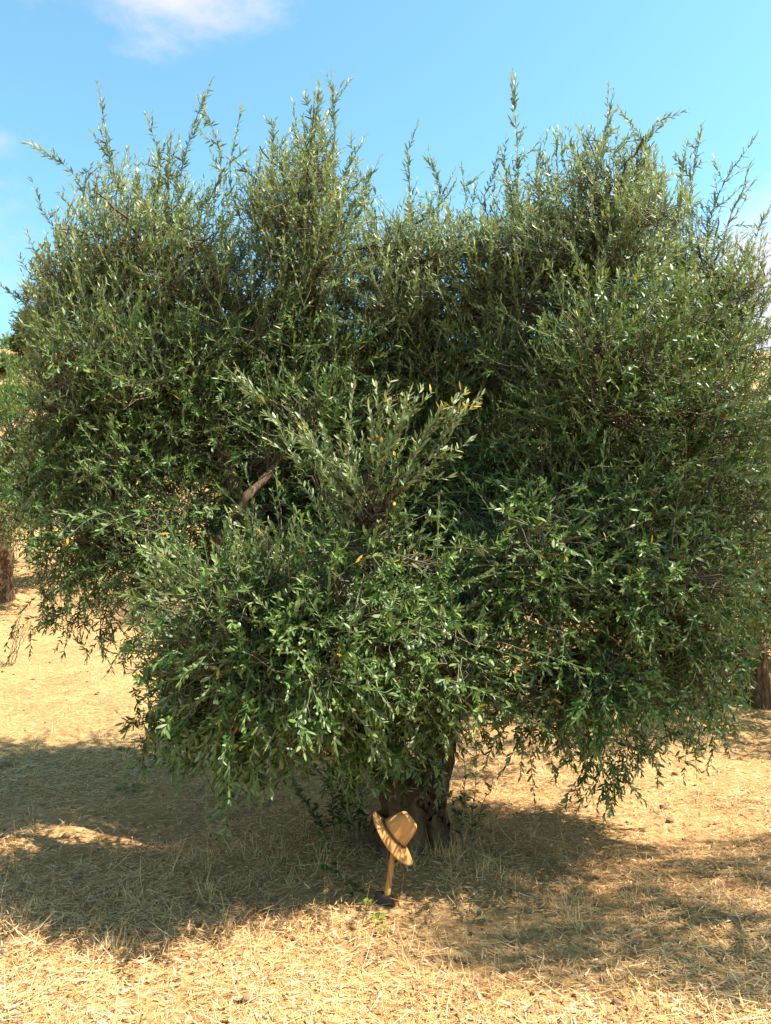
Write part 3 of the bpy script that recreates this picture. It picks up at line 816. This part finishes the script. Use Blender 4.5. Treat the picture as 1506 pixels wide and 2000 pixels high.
for k, (px, d, r, h, lab) in enumerate(((25, 36, .9, 1.0, 'dark scrub on the skyline, right of the bush at the left edge'), (-15, 31, .9, .9, 'pale olive scrub just below the skyline at the left edge'), (40, 31, .8, .7, 'small round scrub below the skyline tree'), (8, 25, .8, .8, 'scrub bush beside the fence post'), (1540, 31, 1.0, 1.0, 'dark scrub bush on the slope at the right edge'), (1480, 26, .7, .6, 'low olive scrub bush on the right bank below the ridge'), (330, 33, 1.1, 1.3, 'rounded scrub on the ridge behind the left of the crown'),
        (700, 34, 1.0, 1.2, 'scrub on the ridge behind the middle of the crown'), (820, 27, .9, .8, 'olive-brown scrub halfway up behind the middle of the crown'), (1010, 34, 1.1, 1.2, 'scrub on the ridge behind the right of the crown'))):
    bush('scrub_bush', at(px, d), d, r, h, lab, ((.09, .12, .035), (.15, .15, .05))[k % 2])
p = np.array((at(14, 26), 26.0, 0)); p[2] = zf(p[0], p[1])
fp = smooth_path([(0, 0, -.2), (.01, 0, .6), (0, 0, 1.35)], 6)
Vt, Qt = tubes(fp[None], np.array([[.05, .05, .048, .046, .045, .03]]), 8)
o = link('fence_post', mesh_np('fence_post', Vt, Qt), mat=M_post); o.location = p
tag(o, 'weathered grey post standing on the dry bank at far left', 'post')
# thin bare shrub at the left edge of the lit ground
def bare_shrub(x, y, h, label, nst=9):
    z = float(zf(x, y)); e = empty('bare_shrub', (x, y, z)); tag(e, label, 'shrub')
    A = rng.normal(size=(nst, 3))*.03; A[:, 2] = -.02
    B = np.stack([rng.normal(size=nst)*.22, rng.normal(size=nst)*.2, rng.uniform(.5, 1, nst)*h], 1)
    pts, rad = bezier_branches(A, B, np.zeros((nst, 3)), np.full(nst, .006), np.full(nst, .002), 6)
    acc = Acc(); acc.add(*tubes(pts, rad, 4), np.array((.10, .075, .05)))
    k = 40; i = rng.integers(0, nst, k); t = rng.integers(2, 6, k)
    a2 = pts[i, t]; b2 = a2 + rng.normal(size=(k, 3))*.07 + np.array((0, 0, .07))
    p2, r2 = bezier_branches(a2, b2, np.zeros((k, 3)), np.full(k, .0025), np.full(k, .001), 4)
    acc.add(*tubes(p2, r2, 3), np.array((.10, .075, .05)))
    link('stems', acc.mesh('stems'), e, M_twig)
    j = rng.choice(k, 38); lo = b2[j] + rng.normal(size=(38, 3))*.02
    V, Q = ribbons(lo, norm(rng.normal(size=(38, 3))), norm(rng.normal(size=(38, 3))), np.full(38, .03), np.full(38, .012), LT2, LW2, np.zeros(38))
    link('foliage', mesh_np('foliage', V, Q, np.repeat(pick([(.06, .08, .03)], 38), 8, 0)), e, M_leaf)['kind'] = 'stuff'
g = G(15, 1300)
bare_shrub(g[0], g[1], .75, 'thin nearly bare shrub on the sunlit ground at the left edge')

# ---------------------------------------------------------------- suckers round the trunk
def sucker(stems, label, pairs=9, ll=.044, r=.004, group='thin olive suckers round the trunk'):
    g0 = np.array(stems[0][0]); e = empty('olive_sucker', g0); tag(e, label, 'sapling', group)
    lv = [[] for _ in range(4)]
    for st in stems:
        pth = smooth_path(st, 12); pth[2:] += np.cumsum(rng.normal(size=(10, 3))*.008, 0)
        Vt, Qt = tubes((pth-g0)[None], np.linspace(r, r*.35, 12)[None], 5)
        link('stem', mesh_np('stem', Vt, Qt, np.broadcast_to(np.array((.10, .075, .05)), Vt.shape)), e, M_twig)
        n = pairs*3; t = np.sort(rng.uniform(.2, 1, n))
        P0 = np.stack([np.interp(t*11, np.arange(12), pth[:, k]) for k in range(3)], 1)
        lv[0].append(P0-g0); a = rng.uniform(0, 6.28, n)
        lv[1].append(norm(np.stack([np.cos(a), np.sin(a), rng.uniform(.0, 1.0, n)], 1)))
        lv[2].append(norm(np.array((0, 0, 1.))+rng.normal(size=(n, 3))*.4)); lv[3].append(ll*rng.uniform(.6, 1.2, n))
    O, D, N_, L_ = (np.concatenate(x) for x in lv)
    V, Q = ribbons(O, D, N_, L_, L_*.34, LT, LW, np.full(len(O), -.1))
    link('foliage', mesh_np('foliage', V, Q, np.repeat(pick(LEAF[:3], len(O)), 10, 0)), e, M_leaf)['kind'] = 'stuff'
def gd(px, py):
    q = G(px, py); return q
a = gd(928, 1694); d_ = a[1]
sucker([[a, P(926, 1620, d_), P(934, 1540, d_+.05), P(938, 1440, d_+.1)], [P(927, 1640, d_), P(945, 1590, d_-.02), P(975, 1530, d_-.05)], [P(926, 1630, d_), P(910, 1590, d_), P(893, 1560, d_)]], 'leafy sucker with a dark stem on sunlit straw, right of the trunk', 12)
a = gd(905, 1672); d_ = a[1]
sucker([[a, P(899, 1600, d_), P(905, 1520, d_), P(903, 1450, d_+.05)], [P(902, 1640, d_), P(890, 1590, d_), P(874, 1555, d_)]], 'spindly sucker between the trunk and the leafier sapling', 11)
a = gd(700, 1655); d_ = a[1]
sucker([[a, P(694, 1560, d_), P(700, 1470, d_)], [a+(.03, 0, 0), P(715, 1580, d_), P(722, 1490, d_)], [a+(-.04, .02, 0), P(672, 1580, d_), P(660, 1480, d_)], [a+(-.02, -.02, 0), P(684, 1540, d_), P(690, 1450, d_)]], 'thicket of thin shaded suckers against the left of the trunk', 44, .05)
a = gd(655, 1640); d_ = a[1]
sucker([[a, P(650, 1570, d_), P(640, 1500, d_)], [a+(.03, .02, 0), P(665, 1560, d_), P(682, 1500, d_)], [a+(-.05, 0, 0), P(610, 1590, d_), P(560, 1530, d_)]], 'bushy sucker in the shade farther left of the trunk', 48, .05)

# ---------------------------------------------------------------- bramble and green weeds
def lobed_leaf(n=1):
    out = [(0, 0), (.35, -.05), (.55, .18), (.40, .35), (.52, .62), (.26, .70), (0, 1.05), (-.26, .70), (-.52, .62), (-.40, .35), (-.55, .18), (-.35, -.05)]
    V = np.array([(x, y, .12*abs(x)-.1*y*y) for x, y in out] + [(0, .38, -.02)])
    Q = np.array([[12, (2*k) % 12, (2*k+1) % 12, (2*k+2) % 12] for k in range(6)])
    return V, Q
def leafy(name, stems, leaves, label, cat, tone=(.06, .13, .025), r=.0025, group=None):
    """stems: list of point lists; leaves: (point, heading, size) each a part"""
    g0 = np.array(stems[0][0]); e = empty(name, g0); tag(e, label, cat, group)
    for st in stems:
        pth = smooth_path(st, 10)
        Vt, Qt = tubes((pth-g0)[None], np.linspace(r, r*.5, 10)[None], 5)
        link('stem', mesh_np('stem', Vt, Qt, np.broadcast_to(np.array((.16, .15, .06)), Vt.shape)), e, M_twig)
    V, Q = lobed_leaf()
    meshes = []
    for k in range(3):
        m = mesh_np('leaf', V, Q, np.broadcast_to(np.array(tone)*(.75+.25*k), V.shape)); m.materials.append(M_weed); meshes.append(m)
    for (p, h, s) in leaves:
        o = bpy.data.objects.new('leaf', meshes[rng.integers(3)]); C.objects.link(o); o.parent = e
        o.location = np.array(p)-g0; o.scale = (s, s, s)
        o.rotation_euler = (rng.uniform(-.1, .7), rng.normal()*.3, h)
    return e
def along(pth, n, s, spread=.03):
    pth = smooth_path(pth, 40); out = []
    for i in np.linspace(2, 39, n).astype(int):
        out.append((pth[i]+rng.normal(size=3)*spread*np.array((1, 1, .4))+np.array((0, 0, .012)), rng.uniform(0, 6.28), s*rng.uniform(.7, 1.2)))
    return out
v1 = [gd(600, 1600)+(0, 0, .30), gd(612, 1640)+(0, 0, .12), gd(636, 1680)+(0, 0, .07), gd(668, 1735)+(0, 0, .05), gd(690, 1762)+(0, 0, .01)]
leafy('bramble', [v1], along(v1, 34, .042), 'green bramble runner trailing through shaded straw, left of the hat', 'bramble', (.04, .11, .022))
v2 = [gd(262, 1555), gd(266, 1545)+(0, 0, .06), gd(276, 1540)+(0, 0, .14)]; 
v2b = [gd(262, 1555), gd(250, 1552)+(0, 0, .03), gd(235, 1550)+(0, 0, .03)]
leafy('ground_weed', [v2, v2b], along(v2, 14, .045, .05)+along(v2b, 8, .04, .04), 'low green weed in the shade under the left skirt', 'weed', (.10, .16, .03))
for (px, py, n, s, lab) in ((738, 1808, 6, .030, 'bright green seedling on sunlit straw in front of the iron head'), (716, 1778, 5, .026, 'small green seedling left of the iron head, partly shaded'), (750, 1830, 4, .024, 'tiny yellow green seedling, nearest the camera of the seedlings')):
    a = gd(px, py); st = [a, a+(.0, 0, .03), a+(.01, 0, .06)]
    leafy('seedling', [st], [(a+np.array((math.cos(t)*s*.5, math.sin(t)*s*.5, .035+.01*rng.random())), t-math.pi/2, s) for t in np.arange(n)*6.28/n+.4], lab, 'seedling', (.17, .24, .035), .0018, 'green seedlings in the straw')
v3 = [gd(600, 1540)+(0, 0, .45), gd(560, 1560)+(0, 0, .40), gd(520, 1570)+(0, 0, .42)]

# ---------------------------------------------------------------- stones and clods
def stone(px, py, r, label, flat=.7, seed=0):
    import bmesh
    g = G(px, py)
    bm = bmesh.new(); bmesh.ops.create_icosphere(bm, subdivisions=3, radius=1)
    for v in bm.verts:
        k = 1 + .28*mnoise.noise(v.co*1.3+Vector((seed*5.1, 0, 0))) + .1*mnoise.noise(v.co*3.5+Vector((seed*3, 1, 0)))
        v.co = Vector((v.co.x*r*k, v.co.y*r*k*.85, v.co.z*r*k*flat))
    for f in bm.faces: f.smooth = True
    me = bpy.data.meshes.new('stone'); bm.to_mesh(me); bm.free()
    o = link('stone', me, mat=M_stone); o.location = (g[0], g[1], g[2]+r*flat*.45); o.rotation_euler = (0, 0, seed)
    tag(o, label, 'stone', 'stones lying in the straw')
stone(721, 1868, .019, 'small brown stone on the sunlit straw at the front', .9, 1)
stone(285, 1822, .030, 'pale flat stone half buried in shaded straw at the left', .5, 2)
stone(8, 1500, .05, 'brown clod on the shaded ground at the left edge', .8, 3)
stone(236, 1464, .035, 'dark clod on the shadow line left of the crown', .6, 4)

# ---------------------------------------------------------------- axe standing on its head, hat on the handle
A0 = G(757, 1768); dA = A0[1]
axe = empty('axe', A0)
tag(axe, 'axe standing head down on the straw, holding up the tan hat', 'axe')
hb, ht = P(756, 1756, dA), P(776, 1618, dA+.03)
hp = smooth_path([hb+(0, 0, -.03), hb+(0.001, 0, .03), P(761, 1715, dA+.01), P(768, 1665, dA+.02), ht], 16)
def oval_tube(pth, rx, ry, sides=14):
    T = norm(np.gradient(pth, axis=0)); u = norm(np.cross(T, (0, 1., 0))); v = np.cross(T, u)
    a = np.arange(sides)*2*np.pi/sides
    V = pth[:, None] + u[:, None]*(np.cos(a)[None, :, None]*rx[:, None, None]) + v[:, None]*(np.sin(a)[None, :, None]*ry[:, None, None])
    K = len(pth); idx = np.arange(K*sides).reshape(K, sides); nx = np.roll(idx, -1, 1)
    Q = np.stack([idx[:-1], nx[:-1], nx[1:], idx[1:]], -1).reshape(-1, 4)
    caps = []
    for ring, rev in ((0, 1), (K-1, 0)):
        b = ring*sides
        for k in range(sides//2-1):
            q = [b, b+1+2*k, b+2+2*k, b+(3+2*k) % sides]; caps.append(q[::-1] if rev else q)
    return V.reshape(-1, 3), np.concatenate([Q, np.array(caps)])
V, Q = oval_tube(hp, np.interp(np.linspace(0, 1, 16), [0, .12, .3, .7, 1], [.0145, .0155, .0165, .0145, .0165]), np.full(16, .017))
link('handle', mesh_np('handle', V-A0, Q), axe, M_handle)
# head: loft along x from the flared bit (left) through the eye to the poll (right)
secs = [(-.066, .007, .030, -.014), (-.055, .016, .040, -.008), (-.030, .024, .038, -.002), (-.006, .026, .031, 0), (.014, .024, .028, .002), (.030, .021, .026, .002), (.046, .022, .027, .0), (.052, .017, .022, .0)]
hc = hb + np.array((-.004, 0, -.004))
ringV = []
for x, hw, hh, dz in secs:
    a = np.arange(12)*2*np.pi/12+.26
    cx, sx = np.cos(a), np.sin(a)
    ringV.append(np.stack([np.full(12, x), hw*np.sign(cx)*np.abs(cx)**.6, dz+hh*np.sign(sx)*np.abs(sx)**.6], 1))
V = np.concatenate(ringV)
rot = Matrix.Rotation(math.radians(-24), 3, 'Z') @ Matrix.Rotation(math.radians(4), 3, 'Y')
V = V@np.array(rot).T + hc
idx = np.arange(len(secs)*12).reshape(-1, 12); nx = np.roll(idx, -1, 1)
Q = np.stack([idx[:-1], nx[:-1], nx[1:], idx[1:]], -1).reshape(-1, 4)
caps = []
for b, rev in ((0, 1), ((len(secs)-1)*12, 0)):
    for k in range(5):
        q = [b, b+1+2*k, b+2+2*k, b+(3+2*k) % 12]; caps.append(q[::-1] if rev else q)
o = link('head', mesh_np('head', V-A0, np.concatenate([Q, np.array(caps)])), axe, M_iron)

# hat
HC = P(768, 1630, dA+.03)        # middle of the opening
hat = empty('hat', HC)
tag(hat, 'tan wide-brimmed hat with pinched crown tilted on the axe handle', 'hat')
ax_z = norm(np.array((.74, -.10, .66)))                 # crown axis: up, to the right, towards the camera
ax_x = norm(np.array((.65, .0, -.76))); ax_x = norm(ax_x-ax_z*np.dot(ax_x, ax_z)); ax_y = np.cross(ax_z, ax_x)
HB = np.stack([ax_x, ax_y, ax_z], 1)
ha, hbb = .088, .072            # head opening half axes
NS = 48; th = np.arange(NS)*2*np.pi/NS
def hat_grid(rows, name, m, thick, close_top=False):
    V = np.concatenate(rows); K = len(rows)
    idx = np.arange(K*NS).reshape(K, NS); nx = np.roll(idx, -1, 1)
    Q = np.stack([idx[:-1], nx[:-1], nx[1:], idx[1:]], -1).reshape(-1, 4)
    me = mesh_np(name, V@HB.T, Q)
    o = link(name, me, hat, m)
    sm = o.modifiers.new('s', 'SOLIDIFY'); sm.thickness = thick; sm.offset = -1
    return o
rows = []
for k, t in enumerate(np.linspace(0, 1, 9)):
    w = .062*t
    x = (ha+w*1.15)*np.cos(th); y = (hbb+w*.5)*np.sin(th)
    x = x + .022*t*t*np.clip(np.cos(th), 0, 1)**2
    curl = -.040*(np.abs(np.sin(th))**1.5)*t**1.15 - .004*np.cos(th)*t**2 - .020*(np.cos(th) > 0)*np.cos(th)**2*t**2 + .004*np.sin(3*th+1)*t
    rows.append(np.stack([x, y, .004*(1-t)+curl], 1))
hat_grid(rows, 'brim', M_hat, .003)
rows = []
H = .125
for t, rr in ((0, 1.0), (.15, .965), (.35, .90), (.55, .83), (.72, .765), (.84, .715), (.92, .665), (.97, .60), (.99, .50), (.99, .36), (.99, .18), (.99, .02)):
    x = ha*rr*np.cos(th); y = hbb*rr*np.sin(th)
    z = np.full(NS, H*t)
    hi = np.clip((t-.3)/.6, 0, 1)
    # pinch at the front sides and a crease along the top
    pinch = 1-.26*hi*np.exp(-((np.cos(th)-.62)/.28)**2)*np.abs(np.sin(th))
    y = y*pinch*(1-.10*hi*np.cos(th))
    crease = .034*np.exp(-(y/.020)**2)*(rr < .8)*np.clip(1.0-rr*.9, 0, 1)
    z = z - crease + hi*(.004*np.cos(th) + .012*np.cos(th)**2)*rr
    rows.append(np.stack([x, y, z+.003], 1))
hat_grid(rows, 'crown', M_hat, .003)
rows = []
for z, e in ((.006, .0035), (.006, .006), (.0095, .0066), (.011, .0055), (.0125, .0066), (.0165, .006), (.0165, .002)):
    rows.append(np.stack([(ha*.992+e)*np.cos(th), (hbb*.992+e)*np.sin(th), np.full(NS, z+.003)], 1))
hat_grid(rows, 'hat_band', M_band, .001)
# chin cord: from both sides of the opening, down along the handle to its slider by the head
cA = HC + HB@np.array((-.02, -hbb*1.02, -.004)); cB = HC + HB@np.array((.03, hbb*.9, -.004))
end = P(776, 1762, dA-.03)
for i, pth in enumerate(([cA, P(757, 1680, dA-.03), P(760, 1715, dA-.03), P(767, 1745, dA-.035), end], [cB, P(788, 1700, dA+.01), P(785, 1735, dA-.01), end+np.array((.006, .004, 0))])):
    pth = smooth_path(pth, 20)
    Vt, Qt = tubes((pth-HC)[None], np.full((1, 20), .0022), 6)
    link('chin_cord', mesh_np('chin_cord', Vt, Qt), hat, M_cord)
for i, q in enumerate(((774, 1752, 780, 1772), (770, 1756, 773, 1770))):
    a, b = P(q[0], q[1], dA-.037-.004*i), P(q[2], q[3], dA-.05-.01*i)
    V, Q = oval_tube(smooth_path([a, (a+b)/2+(.002, 0, .002), b], 8), np.array([.003, .005, .006, .006, .006, .006, .005, .002]), np.full(8, .0022), 8)
    link('cord_tip', mesh_np('cord_tip', V-HC, Q), hat, M_cord)

# ---------------------------------------------------------------- straw, litter and dry grass
STRAW = [(.66, .425, .185), (.74, .535, .275), (.56, .345, .14), (.44, .245, .09), (.68, .525, .315), (.30, .145, .052), (.70, .445, .15)]
DUFF_SHADE = [(.60, .31, .12), (.46, .21, .07), (.66, .40, .18), (.34, .145, .045), (.72, .47, .23)]  # litter browns, kept red so the colour carries the tree's warm shade
def ground_points(n, ylo, yhi, pw=1.0, margin=.08):
    """denser near the camera; only where the view can see"""
    y = ylo*(yhi/ylo)**(rng.random(n)**pw)
    hw = (753/F+margin)*y + .35
    x = rng.uniform(-1, 1, n)*hw
    return x, y
def patch(x, y):
    return .5 + .5*np.sin(x*1.7+.6*np.sin(y*2.3)+y*.9)*np.sin(y*2.1+.8*np.sin(x*1.9)-.5)
acc = Acc()
def straw(n, ylo, yhi, L, Wd, lift, bend, cols, up=.12, p=None, pw=1.0):
    x, y = ground_points(n, ylo, yhi, pw)
    keep = rng.random(n) < .22 + .78*patch(x, y)**1.3
    keep &= (x-A0[0])**2 + (y-A0[1]+.05)**2 > .085**2        # the axe head has pressed the straw aside
    x, y = x[keep], y[keep]; n = len(x)
    a = rng.uniform(0, 2*np.pi, n) + .5*np.sin(x*1.3+y)
    d = norm(np.stack([np.cos(a), np.sin(a), rng.normal(size=n)*up + up*.4], 1))
    o = np.stack([x, y, zf(x, y)+rng.random(n)**1.5*lift+.002], 1)
    nn = norm(np.array((0, 0, 1.))+rng.normal(size=(n, 3))*.5)
    ll = rng.uniform(L[0], L[1], n)
    sc = 1+np.clip(y-6, 0, 20)*.10
    # brown fallen leaves under the tree, reddened to paint warm shade; blond straw elsewhere
    duff_shade = np.exp(-(((x+.3)/3.2)**2+((y-5.1)/1.8)**2)**2)[:, None]*.75
    col = pick(cols, n, p); col = col*(1-duff_shade) + pick(DUFF_SHADE, n)*duff_shade
    ll, wd, bn = ll*np.sqrt(sc), rng.uniform(Wd[0], Wd[1], n)*sc, rng.normal(size=n)*bend
    for sel, ts_, ws_ in ((y < 5, (0, .5, 1), (.8, 1, .5)), (y >= 5, (0, 1), (1, .7))):
        V, Q = ribbons(o[sel], d[sel], nn[sel], ll[sel], wd[sel], ts_, ws_, bn[sel])
        acc.add(V, Q, np.repeat(col[sel], 2*len(ts_), 0))
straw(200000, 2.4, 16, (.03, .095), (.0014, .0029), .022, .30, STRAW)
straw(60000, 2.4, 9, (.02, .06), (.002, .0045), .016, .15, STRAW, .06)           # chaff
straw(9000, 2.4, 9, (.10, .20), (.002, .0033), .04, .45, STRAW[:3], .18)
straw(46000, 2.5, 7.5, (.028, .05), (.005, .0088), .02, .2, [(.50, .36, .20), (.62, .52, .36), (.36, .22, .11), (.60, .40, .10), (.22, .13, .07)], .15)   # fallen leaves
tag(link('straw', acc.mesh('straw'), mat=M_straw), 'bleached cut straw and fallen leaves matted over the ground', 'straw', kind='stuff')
# small clods of the reddish soil showing between the straw
import bmesh
bm = bmesh.new(); bmesh.ops.create_icosphere(bm, subdivisions=1, radius=1)
iv = np.array([v.co[:] for v in bm.verts]); iq = np.array([[v.index for v in f.verts] for f in bm.faces]); bm.free()
nC = 900
cx_, cy_ = ground_points(nC, 2.5, 11)
cr = rng.uniform(.004, .016, nC)*(1+(rng.random(nC) < .06)*1.2)
cV = iv[None]*(1+rng.normal(size=(nC, len(iv), 1))*.18)*cr[:, None, None]*np.array((1.2, 1, .75)) + np.stack([cx_, cy_, zf(cx_, cy_)+cr*.4], 1)[:, None]
cQ = (iq[None] + (np.arange(nC)*len(iv))[:, None, None]).reshape(-1, 3)
tag(link('clods', mesh_np('clods', cV.reshape(-1, 3), cQ, smooth=False), mat=M_stone), 'small crumbs of reddish soil scattered between the straw', 'soil', kind='stuff')
# standing dry grass in tufts
acc = Acc()
def tuft(x, y, n, h, spread, cols=STRAW):
    a = rng.uniform(0, 2*np.pi, n); r = np.abs(rng.normal(size=n))*spread
    ox, oy = x+np.cos(a)*r, y+np.sin(a)*r
    o = np.stack([ox, oy, zf(ox, oy)-.005], 1)
    d = norm(np.stack([np.cos(a)*.5, np.sin(a)*.5, np.full(n, .8)], 1)+rng.normal(size=(n, 3))*.3)
    V, Q = ribbons(o, d, norm(np.stack([np.cos(a), np.sin(a), np.zeros(n)], 1)+rng.normal(size=(n, 3))*.3), h*rng.uniform(.4, 1.1, n), np.full(n, .0026)*(1+max(0, y-6)*.12), (0, .5, 1), (1, .8, .15), -rng.uniform(0, .5, n))
    acc.add(V, Q, np.repeat(pick(cols, n), 6, 0))
for k in range(230):
    x, y = ground_points(1, 2.6, 12)
    tuft(x[0], y[0], int(rng.integers(6, 20)), rng.uniform(.05, .13), .06)
for k in range(60):      # round the trunk
    a = rng.uniform(0, 6.28); r = rng.uniform(.3, 1.1)
    tuft(.1+math.cos(a)*r*1.2-.15, 4.95+math.sin(a)*r*.6, 16, rng.uniform(.07, .19), .07, STRAW[:3]+DUFF_SHADE)
for px, py in ((1090, 1760), (960, 1715), (1010, 1750), (1250, 1770), (880, 1690), (1130, 1800), (230, 1870), (60, 1790), (420, 1760), (250, 1760), (480, 1830), (900, 1940), (1190, 1960)):
    g = G(px, py)
    for k in range(3): tuft(g[0]+rng.normal()*.06, g[1]+rng.normal()*.06, 22, rng.uniform(.09, .17), .06)
tag(link('dry_grass', acc.mesh('dry_grass'), mat=M_straw), 'standing tufts of dry blond grass', 'grass', kind='stuff')
